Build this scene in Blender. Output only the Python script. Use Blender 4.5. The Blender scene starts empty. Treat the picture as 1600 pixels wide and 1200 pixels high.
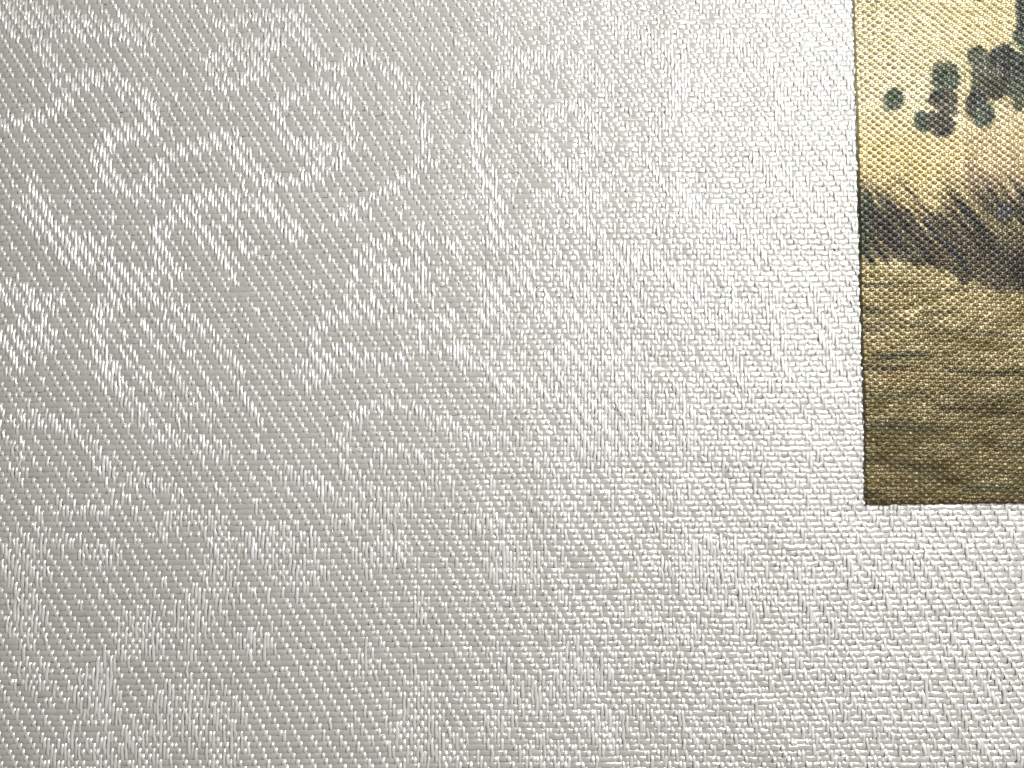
import bpy, math
import numpy as np

# ------------------------------------------------------------------ camera, world, lamps, exposure
scene = bpy.context.scene
scene.unit_settings.system = 'METRIC'
scene.unit_settings.scale_length = 0.01          # one unit is one centimetre: the cloth in view is about 8 cm wide
PX = 0.005                                       # one photo pixel on the cloth, in centimetres
D = 1256 * PX                                    # lens to cloth
TILT = math.radians(4.0)

cam_data = bpy.data.cameras.new('camera')
cam = bpy.data.objects.new('camera', cam_data)
scene.collection.objects.link(cam)
cam.location = (0, -D * math.sin(TILT), D * math.cos(TILT))
cam.rotation_euler = (TILT, 0, 0)
cam_data.sensor_width = 36
cam_data.lens = 36 * D / (1600 * PX)
cam_data.clip_start = 0.1
cam_data.clip_end = 500
scene.camera = cam

world = bpy.data.worlds.new('World')
scene.world = world
world.use_nodes = True
wb = world.node_tree.nodes['Background']
wb.inputs['Color'].default_value = (1.0, 0.955, 0.84, 1)
wb.inputs['Strength'].default_value = 0.23

def area(name, direction, dist, size, energy, color):
    ld = bpy.data.lights.new(name, 'AREA')
    ld.shape = 'SQUARE'; ld.size = size; ld.energy = energy; ld.color = color
    o = bpy.data.objects.new(name, ld)
    scene.collection.objects.link(o)
    d = np.array(direction, float); d /= np.linalg.norm(d)
    o.location = d * dist
    # aim at the cloth
    from mathutils import Vector
    o.rotation_euler = Vector(tuple(-d)).to_track_quat('-Z', 'Y').to_euler()
    return o
area('desk_lamp', (0.51, 0.35, 0.79), 14, 4.2, 2520, (0.985, 0.99, 1.0))

scene.view_settings.view_transform = 'Standard'
scene.view_settings.look = 'None'
scene.view_settings.exposure = 0.08
scene.view_settings.gamma = 1.0
scene.render.resolution_x = 1024
scene.render.resolution_y = 768

rng = np.random.default_rng(7)

# ------------------------------------------------------------------ helpers
def px_to_plane(x, y):
    """photo pixel -> point of the cloth plane z = 0"""
    x = np.asarray(x, float); y = np.asarray(y, float)
    dx = (x - 800) / 1256; dy = -(y - 600) / 1256; dz = -1.0
    ct, st = math.cos(TILT), math.sin(TILT)
    wx = dx; wy = dy * ct - dz * st; wz = dy * st + dz * ct
    t = -cam.location[2] / wz
    return cam.location[0] + t * wx, cam.location[1] + t * wy

def plane_to_px(X, Y):
    """cloth plane point -> photo pixel (used to place traced outlines)"""
    ct, st = math.cos(TILT), math.sin(TILT)
    rx = X - cam.location[0]; ry = Y - cam.location[1]; rz = -cam.location[2]
    vx = rx; vy = ry * ct + rz * st; vz = -ry * st + rz * ct
    return 800 + 1256 * vx / -vz, 600 - 1256 * vy / -vz

def lattice(seed, shape=(257, 257)):
    return np.random.default_rng(seed).random(shape)
def vnoise(x, y, seed):
    """smooth value noise in -1..1, one cell per unit"""
    L = lattice(seed); n = L.shape[0] - 1
    x = x + 1000.37; y = y + 0.0
    if seed < 40:                                   # turned so that its cells do not line up with the threads
        x, y = 0.80 * x - 0.60 * y, 0.60 * x + 0.80 * y
    xi = np.floor(x).astype(int); yi = np.floor(y).astype(int)
    fx = x - xi; fy = y - yi
    fx = fx * fx * (3 - 2 * fx); fy = fy * fy * (3 - 2 * fy)
    a = L[xi % n, yi % n]; b = L[(xi + 1) % n, yi % n]
    c = L[xi % n, (yi + 1) % n]; d = L[(xi + 1) % n, (yi + 1) % n]
    return ((a * (1 - fx) + b * fx) * (1 - fy) + (c * (1 - fx) + d * fx) * fy) * 2 - 1

def grid_mesh(name, V, mat, face_mask=None, parent=None, attr=None):
    """V: threads x samples x ring x 3 -> one smooth mesh of quad strips"""
    T, S, R, _ = V.shape
    t = np.arange(T)[:, None, None]; s = np.arange(S - 1)[None, :, None]; r = np.arange(R - 1)[None, None, :]
    a = (t * S + s) * R + r
    F = np.stack([a, a + 1, a + R + 1, a + R], -1)
    if face_mask is not None:
        F = F[face_mask]
    F = F.reshape(-1, 4).astype(np.int32)
    me = bpy.data.meshes.new(name)
    Vf = V.reshape(-1, 3)
    used = np.zeros(len(Vf), bool); used[F.ravel()] = True
    remap = np.cumsum(used) - 1
    Vu = Vf[used]; F = remap[F].astype(np.int32)
    me.vertices.add(len(Vu)); me.vertices.foreach_set('co', Vu.astype(np.float32).ravel())
    me.loops.add(F.size); me.loops.foreach_set('vertex_index', F.ravel())
    me.polygons.add(len(F))
    me.polygons.foreach_set('loop_start', np.arange(0, F.size, 4, dtype=np.int32))
    me.update(calc_edges=True)
    me.polygons.foreach_set('use_smooth', np.ones(len(F), bool))
    for nm, arr in (attr or {}).items():
        at = me.attributes.new(nm, 'FLOAT', 'POINT')
        at.data.foreach_set('value', arr.reshape(-1)[used].astype(np.float32))
    me.materials.append(mat)
    o = bpy.data.objects.new(name, me)
    scene.collection.objects.link(o)
    if parent: o.parent = parent
    return o

# ------------------------------------------------------------------ materials
def node_mat(name):
    m = bpy.data.materials.new(name); m.use_nodes = True
    return m, m.node_tree.nodes, m.node_tree.links, m.node_tree.nodes['Principled BSDF']

def silk(name, along_y, base, rough, spec, bump, metal):
    m, N, Lk, P = node_mat(name)
    P.inputs['Roughness'].default_value = rough
    P.inputs['Specular IOR Level'].default_value = spec
    P.inputs['Metallic'].default_value = metal
    tc = N.new('ShaderNodeTexCoord')
    mp = N.new('ShaderNodeMapping')
    fine, lng = 1 / (1.5 * PX), 1 / (22 * PX)
    mp.inputs['Scale'].default_value = (fine, lng, fine) if along_y else (lng, fine, fine)
    Lk.new(tc.outputs['Object'], mp.inputs['Vector'])
    nz = N.new('ShaderNodeTexNoise'); nz.inputs['Scale'].default_value = 1.0; nz.inputs['Detail'].default_value = 2
    Lk.new(mp.outputs['Vector'], nz.inputs['Vector'])
    bp = N.new('ShaderNodeBump'); bp.inputs['Strength'].default_value = bump; bp.inputs['Distance'].default_value = 0.6 * PX
    Lk.new(nz.outputs['Fac'], bp.inputs['Height']); Lk.new(bp.outputs['Normal'], P.inputs['Normal'])
    # dye and lustre differ slightly from thread to thread
    at = N.new('ShaderNodeAttribute'); at.attribute_name = 'tone'
    ramp = N.new('ShaderNodeValToRGB')
    b = np.array(base)
    e = ramp.color_ramp.elements
    e[0].color = (*(b * (0.80, 0.78, 0.74)), 1); e[1].color = (*np.minimum(b * (1.10, 1.11, 1.14), 0.93), 1)
    mix = N.new('ShaderNodeMath'); mix.operation = 'MULTIPLY_ADD'
    mix.inputs[1].default_value = 0.5; mix.inputs[2].default_value = 0.0
    Lk.new(nz.outputs['Fac'], mix.inputs[0])
    add = N.new('ShaderNodeMath'); add.operation = 'MULTIPLY_ADD'; add.inputs[1].default_value = 0.6
    Lk.new(at.outputs['Fac'], add.inputs[0]); Lk.new(mix.outputs[0], add.inputs[2])
    Lk.new(add.outputs[0], ramp.inputs['Fac'])
    # faint pink / green cast of the raw silk
    n2 = N.new('ShaderNodeTexNoise'); n2.inputs['Scale'].default_value = 1 / (9 * PX); n2.inputs['Detail'].default_value = 1
    Lk.new(tc.outputs['Object'], n2.inputs['Vector'])
    hs = N.new('ShaderNodeMix'); hs.data_type = 'RGBA'; hs.blend_type = 'OVERLAY'; hs.inputs['Factor'].default_value = 0.06
    Lk.new(ramp.outputs['Color'], hs.inputs[6]); Lk.new(n2.outputs['Color'], hs.inputs[7])
    Lk.new(hs.outputs[2], P.inputs['Base Color'])
    return m

M_WARP = silk('warp_silk', True, (0.88, 0.875, 0.825), 0.24, 1.0, 0.8, 0.36)
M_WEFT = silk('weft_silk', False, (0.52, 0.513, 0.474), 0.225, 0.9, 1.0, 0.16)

M_PAPER, N, Lk, P = node_mat('lining_paper')
P.inputs['Base Color'].default_value = (0.50, 0.47, 0.43, 1); P.inputs['Roughness'].default_value = 0.9
nz = N.new('ShaderNodeTexNoise'); nz.inputs['Scale'].default_value = 60; nz.inputs['Detail'].default_value = 4
bp = N.new('ShaderNodeBump'); bp.inputs['Strength'].default_value = 0.4; bp.inputs['Distance'].default_value = 0.004
Lk.new(nz.outputs['Fac'], bp.inputs['Height']); Lk.new(bp.outputs['Normal'], P.inputs['Normal'])

# ------------------------------------------------------------------ print outline (corner of a picture; runs on past the frame)
LX0, LY0 = px_to_plane(1329, -60)
CX, CY = px_to_plane(1351.5, 789)
RX, RY = px_to_plane(1690, 785)
def print_side(X, Y):
    """>0 inside: distance in photo pixels from the left edge, and from the bottom edge"""
    ex, ey = CX - LX0, CY - LY0; n = math.hypot(ex, ey)
    dl = -((X - LX0) * ey - (Y - LY0) * ex) / n / PX
    fx, fy = RX - CX, RY - CY; m = math.hypot(fx, fy)
    db = ((Y - CY) * fx - (X - CX) * fy) / m / PX
    return dl, db

# ------------------------------------------------------------------ weave plan of the damask
# patches of the woven figure, where the warp floats on top: (centre x, centre y, half width, half height, angle deg) in photo pixels
FIG = [
 (45,530,40,36,0),(30,560,14,30,0),(30,30,34,30,0),
 (905,600,40,46,-10),(935,670,48,56,0),(985,640,46,60,0),(880,560,24,26,0),
 (34,880,40,60,0),(40,970,34,50,0),(160,866,34,22,0),(258,820,15,20,0),(345,890,32,72,0),(440,850,70,30,5),(470,895,58,26,0),
 (300,970,32,56,0),(215,995,50,40,0),(150,1090,44,60,0),(130,1180,60,30,0),(290,1110,60,50,0),(340,1150,44,60,0),(60,1060,30,30,0),(402,1000,34,20,0),(230,1160,40,40,0),
 (596,860,46,28,0),(757,820,50,20,10),(802,885,50,30,0),(655,952,12,24,0),(570,1042,26,22,0),(655,1125,42,70,0),(700,1170,40,30,0),
 (846,1084,42,30,0),(908,1050,50,40,0),(770,1138,22,26,0),(846,1176,44,26,0),(950,1140,40,30,0),
 (1106,884,66,50,0),(1256,940,16,72,0),(1334,892,28,20,0),(1180,940,30,40,0),(1060,990,40,24,0),
]
# stems, scrolls and petal outlines: half width, then the points they run through (photo pixels)
LINES = [
 (7,[(0,198),(40,190),(80,178),(100,158)]),
 (10,[(120,128),(165,125),(205,140),(232,165),(238,200)]),
 (10,[(235,205),(215,205),(185,210),(163,228),(157,255),(170,280),(195,298),(225,298),(245,275),(260,250),(285,235),(320,225),(350,218),(368,232)]),
 (9,[(362,225),(378,252),(405,272),(440,286),(490,280),(528,255),(545,222)]),
 (8,[(500,232),(470,232),(440,205),(436,170),(463,148),(505,140),(535,160),(548,195),(542,222)]),
 (14,[(0,12),(60,22),(130,45),(190,42),(230,60)]),(9,[(60,60),(80,100),(100,130)]),
 (12,[(335,105),(365,80),(400,85),(430,60),(470,40)]),(9,[(340,135),(380,130),(415,105)]),(9,[(350,38),(400,26),(470,28)]),
 (8,[(555,78),(600,100),(637,140),(660,180),(665,225),(655,260),(630,282),(580,312),(530,338)]),
 (9,[(475,60),(520,110),(560,80)]),
 (15,[(50,325),(85,365),(125,385),(165,402)]),(14,[(62,345),(110,395),(160,425),(205,440)]),(9,[(56,300),(60,330)]),(9,[(205,440),(245,468)]),
 (11,[(243,390),(268,343),(312,314),(375,312),(425,332),(462,365)]),(11,[(252,392),(275,425)]),(10,[(300,345),(330,378),(362,415)]),(8,[(360,340),(395,395)]),
 (12,[(0,450),(40,465),(75,475),(92,460)]),
 (10,[(175,475),(156,495),(150,545),(175,594),(206,631),(250,678)]),(6.5,[(188,525),(219,581),(262,625),(294,662)]),(6.5,[(225,510),(275,588),(300,625),(328,660)]),
 (6,[(250,500),(294,550),(325,594),(340,628)]),(8,[(285,482),(320,515),(350,550),(370,588),(378,618)]),(10,[(165,470),(206,437),(244,425)]),(9,[(175,478),(230,470),(290,485)]),
 (6,[(378,618),(400,650),(408,672)]),(12,[(250,680),(300,694),(352,706)]),
 (10,[(545,470),(555,425),(585,388),(630,370),(680,372),(718,395)]),(6.5,[(582,470),(592,435),(626,412),(665,412),(698,432)]),(6.5,[(622,475),(642,452),(676,454)]),(8,[(560,395),(600,430),(640,470)]),(8,[(650,372),(662,420),(672,462)]),
 (11,[(500,510),(550,490),(625,494),(675,512),(706,494)]),(9,[(494,505),(490,540)]),(9,[(468,582),(500,562),(550,545)]),(9,[(481,602),(519,581),(569,562),(619,562),(656,550),(700,544),(731,550)]),
 (11,[(744,125),(750,188),(752,250),(769,300),(775,350),(765,378)]),
 (9,[(775,388),(806,375),(844,381),(875,400)]),(10,[(756,425),(765,470),(790,500)]),(14,[(812,425),(831,462),(862,488),(888,481)]),(12,[(875,425),(906,450),(938,488),(962,494)]),
 (11,[(972,390),(990,430),(1000,475)]),(10,[(900,340),(938,375),(988,431)]),(9,[(850,306),(900,300),(940,315)]),(14,[(1005,395),(1050,430),(1095,465)]),(9,[(940,500),(960,540)]),(9,[(880,480),(905,520),(930,530)]),
(10,[(752,510),(765,470),(790,440),(822,418)]),(9,[(905,470),(930,430),(965,420),(1000,450),(990,500)]),(9,[(720,560),(820,610),(900,590),(985,550)]),(9,[(470,232),(492,222),(505,240),(490,252)]),
 (8,[(535,725),(533,690),(555,655),(600,635),(650,640),(690,662),(740,690),(770,690)]),(8,[(582,716),(620,703),(660,715),(678,740),(665,770),(640,782),(590,772),(545,742)]),
 (9,[(440,738),(500,755),(530,780),(600,797)]),(9,[(785,610),(822,626),(850,618)]),(10,[(770,690),(820,680),(850,695)]),
 (10,[(0,655),(50,655),(100,670),(148,705),(170,745)]),(9,[(200,750),(240,755),(270,770),(275,800),(255,812)]),(9,[(28,700),(36,745)]),(8,[(95,795),(145,800),(170,790)]),(8,[(60,800),(70,830),(110,850)]),
 (11,[(245,840),(270,815),(320,810),(350,840)]),(9,[(520,815),(565,805),(610,815)]),
 (10,[(745,185),(760,145),(800,110),(850,92),(900,100),(950,140)]),(9,[(850,180),(900,170),(930,200),(920,250),(880,265),(850,245)]),(9,[(960,40),(1010,60),(1050,100),(1060,150),(1030,200)]),
 (10,[(1010,250),(1060,300),(1130,350),(1190,400)]),(9,[(1180,250),(1240,290),(1290,340)]),(9,[(1120,60),(1180,90),(1220,150),(1210,200)]),
 (10,[(1060,600),(1076,655),(1070,700)]),(10,[(1125,520),(1148,560),(1160,620)]),(11,[(1200,460),(1218,525),(1230,590)]),(12,[(1265,470),(1290,520),(1300,570)]),(11,[(1110,500),(1160,480),(1210,460)]),
]
def rounded(pts, m=4):
    """a smooth curve through the points"""
    if len(pts) < 3: return pts
    P = [pts[0]] + list(pts) + [pts[-1]]; out = []
    for a, b, c, d in zip(P, P[1:], P[2:], P[3:]):
        a, b, c, d = map(np.array, (a, b, c, d))
        for q in range(m):
            t = q / m
            out.append(tuple(0.5 * (2 * b + (c - a) * t + (2 * a - 5 * b + 4 * c - d) * t * t + (3 * b - a - 3 * c + d) * t ** 3)))
    return out + [pts[-1]]
def figure(x, y):
    """1 inside the woven figure, 0 in the twill ground"""
    wx = x + 3 * vnoise(x / 18, y / 18, 3) + 2.5 * vnoise(x / 6, y / 6, 4)
    wy = y + 3 * vnoise(x / 18, y / 18, 5) + 2.5 * vnoise(x / 6, y / 6, 6)
    f = np.zeros_like(x, dtype=float)
    for cx, cy, a, b, ang in FIG:
        c, s = math.cos(math.radians(ang)), math.sin(math.radians(ang))
        u = ((wx - cx) * c + (wy - cy) * s) / a; v = (-(wx - cx) * s + (wy - cy) * c) / b
        f = np.maximum(f, 1.5 - np.hypot(u, v) - 0.22 * vnoise(x / 12, y / 14, 7) - 0.25 * np.clip((y - 760) / 60, 0, 1) * (0.4 + vnoise(x / 26, y / 30, 9)))
    for hw, pts in LINES:
        pts = rounded(pts)
        for (x0, y0), (x1, y1) in zip(pts, pts[1:]):
            L2 = (x1 - x0) ** 2 + (y1 - y0) ** 2
            t = np.clip(((wx - x0) * (x1 - x0) + (wy - y0) * (y1 - y0)) / L2, 0, 1)
            d = np.hypot(wx - x0 - t * (x1 - x0), wy - y0 - t * (y1 - y0))
            f = np.maximum(f, 1.0 - 0.5 * d / (hw * np.where((x < 480) & (y < 640), 1.28, 1.12)) - 0.10 * vnoise(x / 9, y / 11, 8))
    return f          # >0.5 inside

WP = 5.33 * PX                      # warp pitch
NI = 338; NJ = 166
xw = (np.arange(NI) - NI / 2 + 0.5) * WP + rng.normal(0, 0.22, NI) * PX
j = np.arange(NJ)
pitch = (8.10 + 0.55 * (j / NJ) + rng.normal(0, 0.10, NJ)) * PX
yf = np.cumsum(pitch); yf = -(yf - yf[NJ // 2]) + 5 * PX     # row 0 is the top of the picture
ROT = math.radians(0.35)

def bend(X, Y):
    """the whole cloth: slight turn and drift of the threads"""
    Xr = X * math.cos(ROT) - Y * math.sin(ROT); Yr = X * math.sin(ROT) + Y * math.cos(ROT)
    Xb = Xr + PX * (3.0 * vnoise(Xr / 1.6, Yr / 2.2, 11) + 1.0 * vnoise(Xr / 0.45, Yr / 0.6, 12))
    Yb = Yr + PX * (3.5 * vnoise(Xr / 2.0, Yr / 1.7, 13) + 1.2 * vnoise(Xr / 0.5, Yr / 0.45, 14))
    return Xb, Yb
def swell(X, Y):
    """gentle unevenness of the cloth"""
    return PX * (3.0 * vnoise(X / 1.1, Y / 0.9, 21) + 1.1 * vnoise(X / 0.33, Y / 0.3, 22) + 0.8 * vnoise(X / 0.10, Y / 0.12, 23)
                 + np.clip((X + 0.6) / 1.6, 0, 1) * np.clip((1.6 - Y) / 1.6, 0.15, 1) * (0.9 * vnoise(X / 0.085, Y / 0.075, 24) + 1.3 * vnoise(X / 0.24, Y / 0.2, 25)))

GX, GY = np.meshgrid(xw, yf, indexing='ij')
bx_, by_ = bend(GX, GY)
qx, qy = plane_to_px(bx_, by_)
f = figure(qx, qy)
I, J = np.meshgrid(np.arange(NI), np.arange(NJ), indexing='ij')
k = (I - J) % 4
rnd = rng.random((NI, NJ))
# twill ground: warp shows once in four; figure: warp hides once in four; edge: two and two
over = (k == 0)
over = np.where(f > 0.5, k != 2, over)
edge = (f > 0.42) & (f <= 0.5)
over = np.where(edge, (k == 0) | ((k == 1) & (rnd < 0.6)), over)
# to the right of the repeat line the ground is tied more densely
dens = np.clip((qx - 745) / 60, 0, 1) * 0.10
patch = vnoise(qx / 26, qy / 22, 31)
over = np.where((f <= 0.5) & (k == 1) & (rnd < np.clip(dens * (1 + 1.2 * patch), 0, 1)), True, over)
thick = (vnoise(qx / 60, qy / 50, 32) > np.where(qy < 450, 0.35, 0.15)) & (qx > 760)
over = np.where((f <= 0.5) & (k == 1) & thick & (rnd < 0.75), True, over)
over = np.where((f <= 0.5) & (k == 3) & (rnd < 0.02 + 0.10 * (patch > 0.45)), True, over)
over = np.where((f <= 0.5) & (f > 0.15) & ((k == 1) | (k == 3)) & (rng.random((NI, NJ)) < (f - 0.15) * 0.55), True, over)
low = np.clip((qy - 640) / 260, 0, 1)                # the figure is looser and more broken towards the bottom
r2 = rng.random((NI, NJ))
over = np.where((f > 0.5) & (k == 2) & (r2 < 0.05 * low + 0.03), True, over)
over = np.where((f > 0.5) & (k == 0) & (r2 > 1 - 0.30 * low - 0.03), False, over)
over = np.where((f <= 0.5) & (k == 3) & (r2 < 0.10 * low * (patch > 0)), True, over)
slip = rng.random((NI, NJ)) < 0.018 + 0.035 * np.clip((qx - 850) / 300, 0, 1) * np.clip((qy - 350) / 250, 0, 1) * (patch > 0)
over = over ^ slip
C = np.where(over, 1.0, -1.0)

def along(Cm, n):
    """interpolate crossing states along axis 1, n samples per crossing, flat on floats"""
    T, K = Cm.shape
    pos = np.arange((K - 1) * n + 1) / n
    i0 = np.minimum(np.floor(pos).astype(int), K - 2); t = pos - i0
    tt = t * t * (3 - 2 * t)
    a, b = Cm[:, i0], Cm[:, i0 + 1]
    return a + (b - a) * tt, pos, i0, t

ANG = np.radians([-98, -50, 0, 50, 98])

def cut_under_print(T, S, V):
    """leave out what the picture covers"""
    mid = V[:, :-1, 2, :2]
    dl, db = print_side(mid[..., 0], mid[..., 1])
    keep = ~((dl > 6) & (db > 6))
    return np.repeat(keep[:, :, None], V.shape[2] - 1, axis=2)

# ---- warp threads
n = 4
up = C.copy()
puff = np.zeros_like(C)
puff[:, 1:-1] = ((C[:, 1:-1] > 0) & (C[:, :-2] > 0) & (C[:, 2:] > 0)) * 0.22
solo = np.zeros_like(C)
solo[:, 1:-1] = ((C[:, 1:-1] > 0) & (C[:, :-2] < 0) & (C[:, 2:] < 0)) * 0.40
jit = rng.normal(0, 0.17, C.shape)
zc, pos, i0, t = along(np.where(C > 0, 1.0 + puff + solo, -1.0) + jit, n)
ys = yf[i0] * (1 - t) + yf[np.minimum(i0 + 1, NJ - 1)] * t
side, _, _, _ = along(rng.normal(0, 0.62, C.shape), n)
wob, _, _, _ = along(rng.normal(0, 0.10, C.shape), n)
X0 = xw[:, None] + side * PX + 0 * ys[None, :]
Y0 = np.broadcast_to(ys[None, :], X0.shape)
solo_s, _, _, _ = along(solo / 0.4, n)
hw = (2.25 + 0.32 * np.clip(zc, -1, 1) + 1.2 * wob + 0.6 * solo_s) * PX * (1 + 0.06 * rng.normal(0, 1, (NI, 1)))
hh = 1.3 * PX
BX, BY = bend(X0, Y0)
Zc = 1.75 * PX * zc + swell(BX, BY)
V = np.empty(BX.shape + (5, 3))
for a, ang in enumerate(ANG):
    V[..., a, 0] = BX + hw * math.sin(ang)
    V[..., a, 1] = BY
    V[..., a, 2] = Zc + hh * math.cos(ang)
tone = np.broadcast_to((0.5 + 0.22 * rng.normal(0, 1, (NI, 1)) + 0.0 * X0)[..., None], V.shape[:3])

cloth = bpy.data.objects.new('silk_damask_cloth', None)
scene.collection.objects.link(cloth)
cloth['label'] = 'shimmering ivory white silk damask cloth with diagonal twill ground and woven scroll figures'
cloth['category'] = 'cloth'
cloth['kind'] = 'thing'
wo = grid_mesh('warp_threads', V, M_WARP, cut_under_print(NI, len(pos), V), cloth, {'tone': tone})
wo['kind'] = 'stuff'

# ---- weft threads
n = 2
W = -C.T                                            # rows: wefts, columns: warps
pf = np.zeros_like(W)
pf[:, 1:-1] = ((W[:, 1:-1] > 0) & (W[:, :-2] > 0) & (W[:, 2:] > 0)) * 0.75
zc, pos, i0, t = along(np.where(W > 0, 0.75 + pf, -1.0) + rng.normal(0, 1, W.shape) * (0.24 + 0.22 * np.clip((qx.T - 850) / 400, 0, 1) * np.clip((qy.T - 300) / 300, 0, 1)), n)
xs = xw[i0] * (1 - t) + xw[np.minimum(i0 + 1, NI - 1)] * t
side, _, _, _ = along(rng.normal(0, 1, W.shape) * (0.55 + 0.4 * np.clip((qx.T - 850) / 400, 0, 1) * np.clip((qy.T - 300) / 300, 0, 1)), n)
Y0 = yf[:, None] + side * PX + 0 * xs[None, :]
X0 = np.broadcast_to(xs[None, :], Y0.shape)
hw = (4.5 + 0.25 * np.clip(zc, -1, 1)) * PX * (1 + 0.05 * rng.normal(0, 1, (NJ, 1)))
hh = 1.05 * PX
BX, BY = bend(X0, Y0)
Zc = 0.62 * PX * zc + swell(BX, BY)
V = np.empty(BX.shape + (5, 3))
for a, ang in enumerate(ANG):
    V[..., a, 0] = BX
    V[..., a, 1] = BY - hw * math.sin(ang)
    V[..., a, 2] = Zc + hh * math.cos(ang)
tone = np.broadcast_to((0.5 + 0.12 * rng.normal(0, 1, (NJ, 1)) + 0.0 * X0)[..., None], V.shape[:3])
V = V[:, :, ::-1]
fo = grid_mesh('weft_threads', V, M_WEFT, cut_under_print(NJ, len(pos), V), cloth, {'tone': tone})
fo['kind'] = 'stuff'

# ---- lining paper under the silk
def slab(name, pts, z0, z1, mat, parent):
    nP = len(pts)
    vs = [(x, y, z0) for x, y in pts] + [(x, y, z1) for x, y in pts]
    fs = [list(range(nP, 2 * nP)), list(range(nP))[::-1]] + [[i, (i + 1) % nP, nP + (i + 1) % nP, nP + i] for i in range(nP)]
    me = bpy.data.meshes.new(name); me.from_pydata(vs, [], fs); me.update()
    me.materials.append(mat)
    o = bpy.data.objects.new(name, me); scene.collection.objects.link(o); o.parent = parent
    return o
hx, hy = xw[-1] - 2 * PX, min(yf[0], -yf[-1]) - 3 * PX
slab('lining_paper', [(-hx, -hy), (hx, -hy), (hx, hy), (-hx, hy)], -22 * PX, -7 * PX, M_PAPER, cloth)

# ------------------------------------------------------------------ the picture: plain-woven printed silk on a paper backing
def srgb(r, g, b):
    c = np.array([r, g, b], float) / 255
    return np.where(c <= 0.04045, c / 12.92, ((c + 0.055) / 1.055) ** 2.4)

def smooth(a, b, x):
    t = np.clip((x - a) / (b - a), 0, 1); return t * t * (3 - 2 * t)

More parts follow.
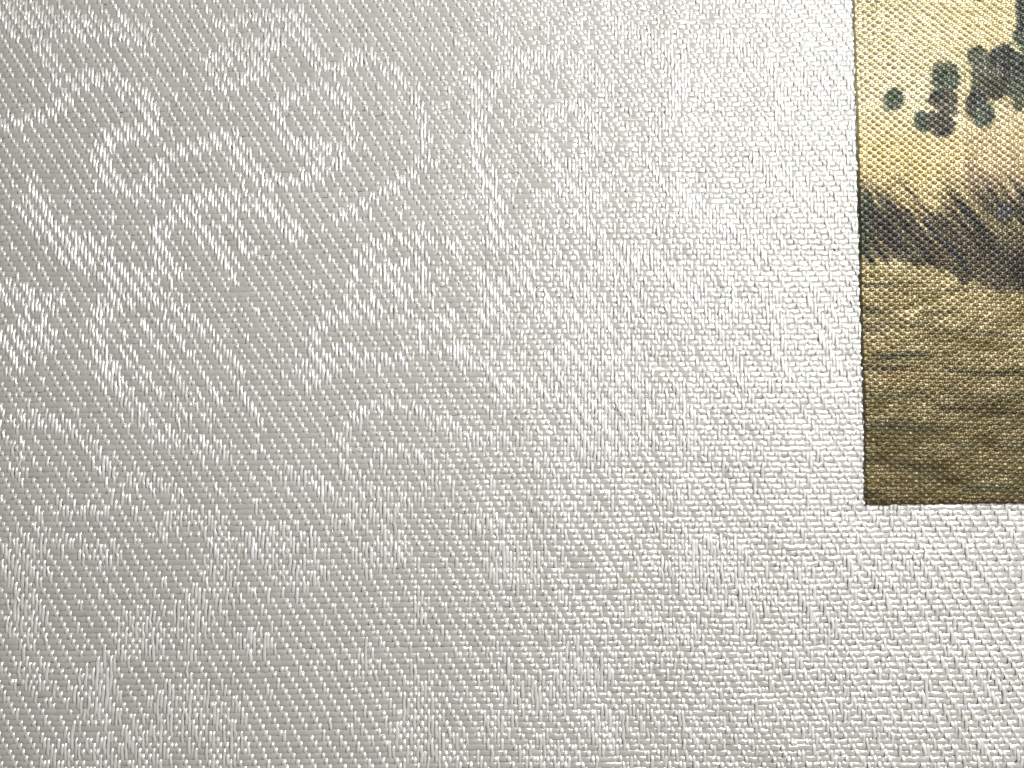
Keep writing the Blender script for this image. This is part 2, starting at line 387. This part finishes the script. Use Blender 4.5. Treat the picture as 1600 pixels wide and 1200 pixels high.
def paint(x, y):
    """colours of the printed picture at photo pixel x, y (sRGB 0-255 pigment)"""
    def mix(c, col, m):
        return c * (1 - m[..., None]) + np.array(col, float) * m[..., None]
    n1 = vnoise(x / 34, y / 26, 41); n2 = vnoise(x / 11, y / 9, 42); n3 = vnoise(x / 4.5, y / 4.5, 43)
    c = np.empty(x.shape + (3,)); c[...] = (224, 209, 162)
    c = mix(c, (226, 206, 150), smooth(1380, 1560, x) * smooth(180, 20, y))
    c = mix(c, (214, 190, 128), smooth(150, 250, y))
    c = mix(c, (206, 182, 140), smooth(120, 260, y) * smooth(1430, 1560, x) * 0.8)
    c += (n1 * 5 + n2 * 3)[..., None]
    # leaves and blossom of the bough that comes in from the right
    def blob(cx, cy, a, b, ang, col, soft=0.24, rag=0.10, op=1.0):
        nonlocal c
        cs, sn = math.cos(math.radians(ang)), math.sin(math.radians(ang))
        u = ((x - cx) * cs + (y - cy) * sn) / a; v = (-(x - cx) * sn + (y - cy) * cs) / b
        rs = 1.0 / min(a, b) * 9.0
        d = np.hypot(u, v) + rag * 2.4 * rs * vnoise(x / 11 + cx, y / 10 + cy, 44) + 1.5 * rag * rs * vnoise(x / 4.5 + cy, y / 4 + cx, 43) + 0.05 * n3
        m = smooth(1 + soft, 1 - soft, d) * op
        cc = np.array(col, float) + (n2 * 9)[..., None]
        c = c * (1 - m[..., None]) + cc * m[..., None]
    G, G2, Bk, V_, Gy = (86, 94, 78), (98, 100, 80), (74, 75, 68), (92, 86, 74), (104, 102, 86)
    blob(1392,159,16,19,20,G); blob(1391,157,7,10,0,(84,98,74))
    blob(1472,124,24,25,10,G2); blob(1478,128,17,18,0,G)
    blob(1468,158,22,16,-15,V_); blob(1470,152,18,9,0,Bk)
    blob(1480,166,18,20,0,V_); blob(1440,192,16,16,15,G); blob(1468,200,20,16,0,Bk); blob(1460,192,17,15,0,V_)
    blob(1528,128,24,26,-10,G2); blob(1545,108,34,24,10,Gy); blob(1520,95,16,22,30,G2)
    blob(1520,170,18,18,0,V_); blob(1534,184,16,20,10,G); blob(1524,155,14,16,0,Bk)
    blob(1556,140,24,20,0,(84,82,68)); blob(1570,92,26,22,-20,Bk); blob(1600,110,34,40,0,Bk); blob(1585,140,18,18,0,G)
    blob(1600,60,20,40,10,G); blob(1596,25,12,30,0,Bk); blob(1612,0,20,40,0,G); blob(1522,-4,14,8,0,V_); blob(1545,-10,26,10,0,Bk)
    blob(1588,165,10,12,0,G2); blob(1640,120,40,60,0,G); blob(1660,30,40,60,0,Bk)
    # bright gaps in the foliage
    blob(1504,100,5,22,-18,(214,196,146),0.4); blob(1508,140,4,22,8,(210,190,140),0.4); blob(1496,160,5,18,0,(206,186,140),0.4)
    blob(1570,160,8,10,0,(188,170,130),0.3); blob(1453,170,10,3,28,(200,178,138),0.4)
    blob(1585,78,12,4,40,(205,188,140),0.4,op=0.7); blob(1548,205,12,10,0,(206,186,136),0.5,op=0.5)
    # far haze and reeds: strokes falling to the right
    top = 292 + 22 * np.exp(-((x - 1445) / 26) ** 2) - 8 * smooth(1500, 1600, x) + 10 * vnoise((x - (y - 300) * 0.75) / 14, x * 0, 45)
    sx = x - (y - 300) * 0.75
    stroke = 0.5 + 0.55 * vnoise(sx / 8.0, y / 60, 46) + 0.35 * vnoise(sx / 3.6, y / 45, 47)
    amt = smooth(top - 30 + 40 * (1 - stroke), top + 58 - 24 * stroke, y)
    c = mix(c, (150, 134, 100), smooth(top - 50, top + 10, y) * 0.45)
    reed = np.empty_like(c); reed[...] = (98, 88, 66)
    reed = mix(reed, (62, 58, 50), smooth(0.45, 0.85, stroke))
    reed = mix(reed, (138, 126, 92), smooth(0.42, 0.05, stroke) * smooth(455, 330, y))
    ridge = np.interp(x, [1330, 1400, 1430, 1470, 1500, 1560, 1600, 1700], [330, 345, 330, 350, 385, 410, 420, 430])
    reed = mix(reed, (66, 60, 54), np.exp(-((y - ridge) / 34) ** 2) * 0.55)
    reed = mix(reed, (66, 74, 60), smooth(1372, 1345, x) * 0.7)
    c = c * (1 - amt[..., None]) + reed * amt[..., None]
    blob(1566,333,12,14,20,(76,76,82),0.4,op=0.8); blob(1510,262,8,8,0,(150,128,104),0.6,op=0.55); blob(1530,285,26,16,20,(136,116,96),0.6,op=0.5)
    def line(x0, y0, x1, y1, w, col, op=1.0):
        nonlocal c
        L2 = (x1 - x0) ** 2 + (y1 - y0) ** 2
        tt = np.clip(((x - x0) * (x1 - x0) + (y - y0) * (y1 - y0)) / L2, 0, 1)
        d = np.hypot(x - x0 - tt * (x1 - x0), y - y0 - tt * (y1 - y0)) + 0.8 * n3
        m = smooth(w, w * 0.3, d) * op
        c = c * (1 - m[..., None]) + np.array(col, float) * m[..., None]
    for a in [(1401,281,1432,318,3,(70,66,56)),(1432,318,1470,360,4,(66,64,60)),(1342,286,1362,318,4,(74,80,62)),(1352,300,1372,350,3,(76,76,64)),
              (1462,300,1492,330,3,(104,92,74)),(1500,290,1535,335,3,(110,98,78)),(1538,298,1562,330,4,(84,80,74)),(1585,300,1600,345,4,(84,82,74)),
              (1375,310,1392,345,2.6,(84,78,64)),(1415,330,1450,385,4,(64,62,58)),(1440,345,1485,400,5,(60,60,64)),(1490,320,1530,370,3,(72,70,66)),
              (1380,300,1402,352,2.5,(90,84,66)),(1350,350,1372,398,4,(60,60,52)),(1475,378,1512,430,6,(56,58,64))]:
        line(*a, 0.75)
    # water: level streaks
    bank = np.interp(x, [1330, 1395, 1430, 1455, 1475, 1500, 1540, 1580, 1700], [404, 412, 416, 414, 426, 445, 452, 459, 462]) + 4.0 * n2 + 12 * (stroke - 0.5)
    w = smooth(bank - 8, bank + 6, y)
    warp_y = y + 5 * np.sin((x + 0.6 * y) / 31) + 5 * vnoise(x / 34, y / 26, 48) + 0.10 * (x - 1460)
    s1 = vnoise(x / 60, warp_y / 7, 49); s2 = vnoise(x / 26, warp_y / 3.6, 50)
    deep = smooth(430, 640, y)
    wat = np.empty_like(c); wat[...] = (168, 151, 104)
    wat = wat * (1 - deep[..., None]) + np.array((136, 121, 80.)) * deep[..., None]
    wat += (s1 * 30 + s2 * 22)[..., None] * (1 - 0.3 * deep[..., None])
    c = c * (1 - w[..., None]) + wat * w[..., None]
    def streak(x0, x1, yc, h, col, op=0.8, slope=0.0):
        nonlocal c
        yy = (y + 3 * np.sin((x + 0.6 * y) / 31) - yc - slope * (x - x0) + 1.6 * vnoise(x / 22, y / 30, 51)) / h
        e = smooth(x0 - 14, x0 + 10, x + 8 * n2) * smooth(x1 + 22, x1 - 18, x + 8 * n2)
        m = np.exp(-yy ** 2) * e * op
        c = c * (1 - m[..., None]) + np.array(col, float) * m[..., None]
    dk, dk2, lt, lt2 = (86, 78, 54), (74, 66, 46), (172, 156, 112), (164, 142, 100)
    for a in [(1330,1400,447,4,dk,.85),(1400,1440,440,2.5,dk,.4),(1330,1390,463,6,lt2,.9),(1400,1470,426,6,lt,.7),(1430,1458,418,3,(176,156,116),.8),
              (1330,1384,486,6,dk,.9),(1330,1375,512,9,(100,88,66),.8),(1440,1480,490,4,dk,.8),(1400,1560,455,3,(112,104,78),.6),(1470,1600,478,5,lt,.5),
              (1370,1470,505,8,(116,106,80),.6),(1330,1370,533,7,lt2,.85),(1450,1600,522,5,(104,94,72),.6),(1500,1600,505,5,(150,136,100),.5),
              (1365,1440,556,7,(84,78,58),.8),(1335,1420,574,4,dk2,.9),(1340,1450,590,8,lt2,.7),(1450,1600,560,6,(146,130,94),.6),(1475,1600,580,5,dk2,.75,.02),
              (1470,1600,603,5,(142,126,92),.6),(1340,1600,620,6,(108,100,76),.5),(1462,1560,637,7,dk2,.6),(1540,1640,646,4,dk2,.75,.06),(1466,1580,657,5,(152,140,100),.75),
              (1355,1460,668,9,(98,94,74),.6),(1405,1462,700,7,(140,128,92),.7),(1480,1640,690,6,(106,100,78),.5),(1400,1480,728,9,(92,84,60),.6),(1560,1640,700,6,(96,92,74),.5),
              (1345,1385,750,12,(142,124,78),.85),(1330,1380,772,6,dk2,.7),(1450,1500,748,6,(84,76,56),.6),(1500,1600,765,7,(88,86,62),.6),(1440,1460,765,6,(134,122,80),.5),
              (1340,1640,786,5,(84,72,48),.75),(1350,1400,720,6,(100,92,68),.5),(1500,1640,742,5,(116,106,78),.5),(1560,1640,775,4,(132,120,88),.5)]:
        streak(*a)
    c = mix(c, (92, 92, 66), smooth(6, 0, (x - np.interp(y, [0, 789], [1330.5, 1351.5]))) * smooth(150, 300, y) * 0.5)
    return np.clip(c + (n3 * 3)[..., None], 8, 250)

STEP = 1.35 * PX
nx = int((RX - CX) / STEP) + 10; ny = int((LY0 - CY) / STEP)
u = np.linspace(0, 1, nx); v = np.linspace(0, 1, ny)
U, Vv = np.meshgrid(u, v, indexing='ij')
# left edge runs LX0->CX; the sheet is a slightly skewed rectangle
x_left = CX + (LX0 - CX) * Vv
x_right = RX + (LX0 - CX) * Vv
y_bot = CY + (RY - CY) * U
y_top = LY0 + 0 * U
PXg = x_left + (x_right - x_left) * U
PYg = y_bot + (y_top - y_bot) * Vv
# cut edge is a little ragged
rag_l = 0.8 * PX * (vnoise(PYg / (3 * PX), 0 * PYg, 61) + vnoise(PYg / (11 * PX), 0 * PYg, 62))
rag_b = 0.8 * PX * (vnoise(PXg / (3 * PX), 0 * PXg, 63) + vnoise(PXg / (11 * PX), 0 * PXg, 64))
PXg = PXg + rag_l * np.clip(1 - U * nx / 6, 0, 1)
PYg = PYg + rag_b * np.clip(1 - Vv * ny / 6, 0, 1)
# plain weave relief
pa, pb = 7.35 * PX, 5.75 * PX
gx = PXg + PX * (2.0 * vnoise(PXg / 0.5, PYg / 0.5, 65) + 1.0 * vnoise(PXg / 0.07, PYg / 0.12, 66))
gy = PYg + PX * (2.0 * vnoise(PXg / 0.5, PYg / 0.5, 67) + 0.9 * vnoise(PXg / 0.12, PYg / 0.07, 68)) + 0.012 * PXg
a = gx / pa; b = gy / pb
ia = np.round(a).astype(int); ib = np.round(b).astype(int)
par = np.cos(math.pi * a) * np.cos(math.pi * b)          # + where the warp crosses on top
wa = np.clip(1 - (2 * (a - ia)) ** 2 * 0.92, 0, 1) ** 0.5; wb_ = np.clip(1 - (2 * (b - ib)) ** 2 * 0.92, 0, 1) ** 0.5
sa = np.where(ia % 2 == 0, 1, -1) * np.cos(math.pi * b); sb = -np.where(ib % 2 == 0, 1, -1) * np.cos(math.pi * a)
kn = lattice(71, (97, 193))[ia % 97, ib % 193]
warp_h = 2.2 * sa * (0.5 + 0.95 * kn) + 1.5 * wa
weft_h = 0.5 * sb * (0.8 + 0.45 * kn) + 1.4 * wb_
hgt = np.log(np.exp(2.2 * warp_h) + np.exp(2.2 * weft_h)) / 2.2
BASE = 3.4
edge_l = U * (x_right - x_left) / PX; edge_b = Vv * (y_top - y_bot) / PX
round_ = np.clip(np.minimum(edge_l, edge_b) / 2.0, 0, 1) ** 0.5
Z = PX * (BASE + 1.2 * hgt * (0.35 + 0.65 * round_) - 1.0 * (1 - round_)) + swell(PXg, PYg)

picx, picy = plane_to_px(PXg, PYg)
col = paint(picx, picy)
print_mesh = bpy.data.meshes.new('printed_silk')
V0 = np.stack([PXg, PYg, Z], -1)
nv = nx * ny
ai, aj = np.meshgrid(np.arange(nx - 1), np.arange(ny - 1), indexing='ij')
q = (ai * ny + aj)
F = np.stack([q, q + ny, q + ny + 1, q + 1], -1).reshape(-1, 4)
# side skirts on the left and bottom cut edges
left = np.arange(ny); bot = np.arange(nx) * ny
sk1 = V0.reshape(-1, 3)[left].copy(); sk1[:, 2] = 1.0 * PX
sk2 = V0.reshape(-1, 3)[bot].copy(); sk2[:, 2] = 1.0 * PX
allV = np.concatenate([V0.reshape(-1, 3), sk1, sk2])
l2 = nv + np.arange(ny); b2 = nv + ny + np.arange(nx)
F1 = np.stack([left[:-1], left[1:], l2[1:], l2[:-1]], -1)
F2 = np.stack([bot[1:], bot[:-1], b2[:-1], b2[1:]], -1)
F = np.concatenate([F, F1, F2]).astype(np.int32)
me = print_mesh
me.vertices.add(len(allV)); me.vertices.foreach_set('co', allV.astype(np.float32).ravel())
me.loops.add(F.size); me.loops.foreach_set('vertex_index', F.ravel())
me.polygons.add(len(F)); me.polygons.foreach_set('loop_start', np.arange(0, F.size, 4, dtype=np.int32))
me.update(calc_edges=True)
me.polygons.foreach_set('use_smooth', np.ones(len(F), bool))
cl = col.reshape(-1, 3) / 255
cl = np.where(cl <= 0.04045, cl / 12.92, ((cl + 0.055) / 1.055) ** 2.4)
cl = (cl * 0.9 + cl.mean(1, keepdims=True) * 0.1) * 0.53
cl = np.concatenate([cl, cl[left], cl[bot]])
ca = me.color_attributes.new('print_ink', 'FLOAT_COLOR', 'POINT')
ca.data.foreach_set('color', np.concatenate([cl, np.ones((len(cl), 1))], 1).astype(np.float32).ravel())

M_PRINT, N, Lk, P = node_mat('printed_silk')
P.inputs['Roughness'].default_value = 0.30
P.inputs['Specular IOR Level'].default_value = 0.18
P.inputs['Metallic'].default_value = 0.38
at = N.new('ShaderNodeAttribute'); at.attribute_name = 'print_ink'
tc = N.new('ShaderNodeTexCoord')
nz = N.new('ShaderNodeTexNoise'); nz.inputs['Scale'].default_value = 1 / (3 * PX); nz.inputs['Detail'].default_value = 3
Lk.new(tc.outputs['Object'], nz.inputs['Vector'])
mx = N.new('ShaderNodeMix'); mx.data_type = 'RGBA'; mx.blend_type = 'OVERLAY'; mx.inputs['Factor'].default_value = 0.16
Lk.new(at.outputs['Color'], mx.inputs[6]); Lk.new(nz.outputs['Fac'], mx.inputs[7])
Lk.new(mx.outputs[2], P.inputs['Base Color'])
bp = N.new('ShaderNodeBump'); bp.inputs['Strength'].default_value = 0.35; bp.inputs['Distance'].default_value = 0.8 * PX
Lk.new(nz.outputs['Fac'], bp.inputs['Height']); Lk.new(bp.outputs['Normal'], P.inputs['Normal'])
me.materials.append(M_PRINT)

pic = bpy.data.objects.new('landscape_print', None)
scene.collection.objects.link(pic)
pic.location = (CX, CY, 0)
pic['label'] = 'gold and dark olive landscape print on plain-woven fabric with leaves, reeds and water'
pic['category'] = 'print'
pic['kind'] = 'thing'
from mathutils import Matrix
def under(o, par):
    o.parent = par; o.matrix_parent_inverse = Matrix.Translation(-par.location)
po = bpy.data.objects.new('printed_silk', me); scene.collection.objects.link(po); under(po, pic)

M_PCORE, N, Lk, P = node_mat('paper_edge')
P.inputs['Base Color'].default_value = (0.62, 0.55, 0.50, 1); P.inputs['Roughness'].default_value = 0.85
e = PX
bu = np.linspace(0, 1, 70)[None, :, None]; bv = np.concatenate([[0], np.linspace(0, 1, 160)])[None, None, :]
BXg = (CX + 2 * e) + (LX0 - CX) * bv + (RX - CX) * bu
BYg = (CY - 2.3 * e) + (RY - CY) * bu + (LY0 - CY) * bv + 0.5 * PX * vnoise(BXg / (7 * PX), 0 * BXg, 69) * (bv < 0.001)
BZg = swell(BXg, BYg) + 1.8 * PX
BZg[:, :, 0] -= 5 * PX
pb_o = grid_mesh('backing_paper', np.stack([BXg, BYg, BZg], -1), M_PCORE)
under(pb_o, pic)
print('tris', sum(sum(len(p.vertices) - 2 for p in []) + 2 * len(o.data.polygons) for o in scene.objects if o.type == 'MESH'))
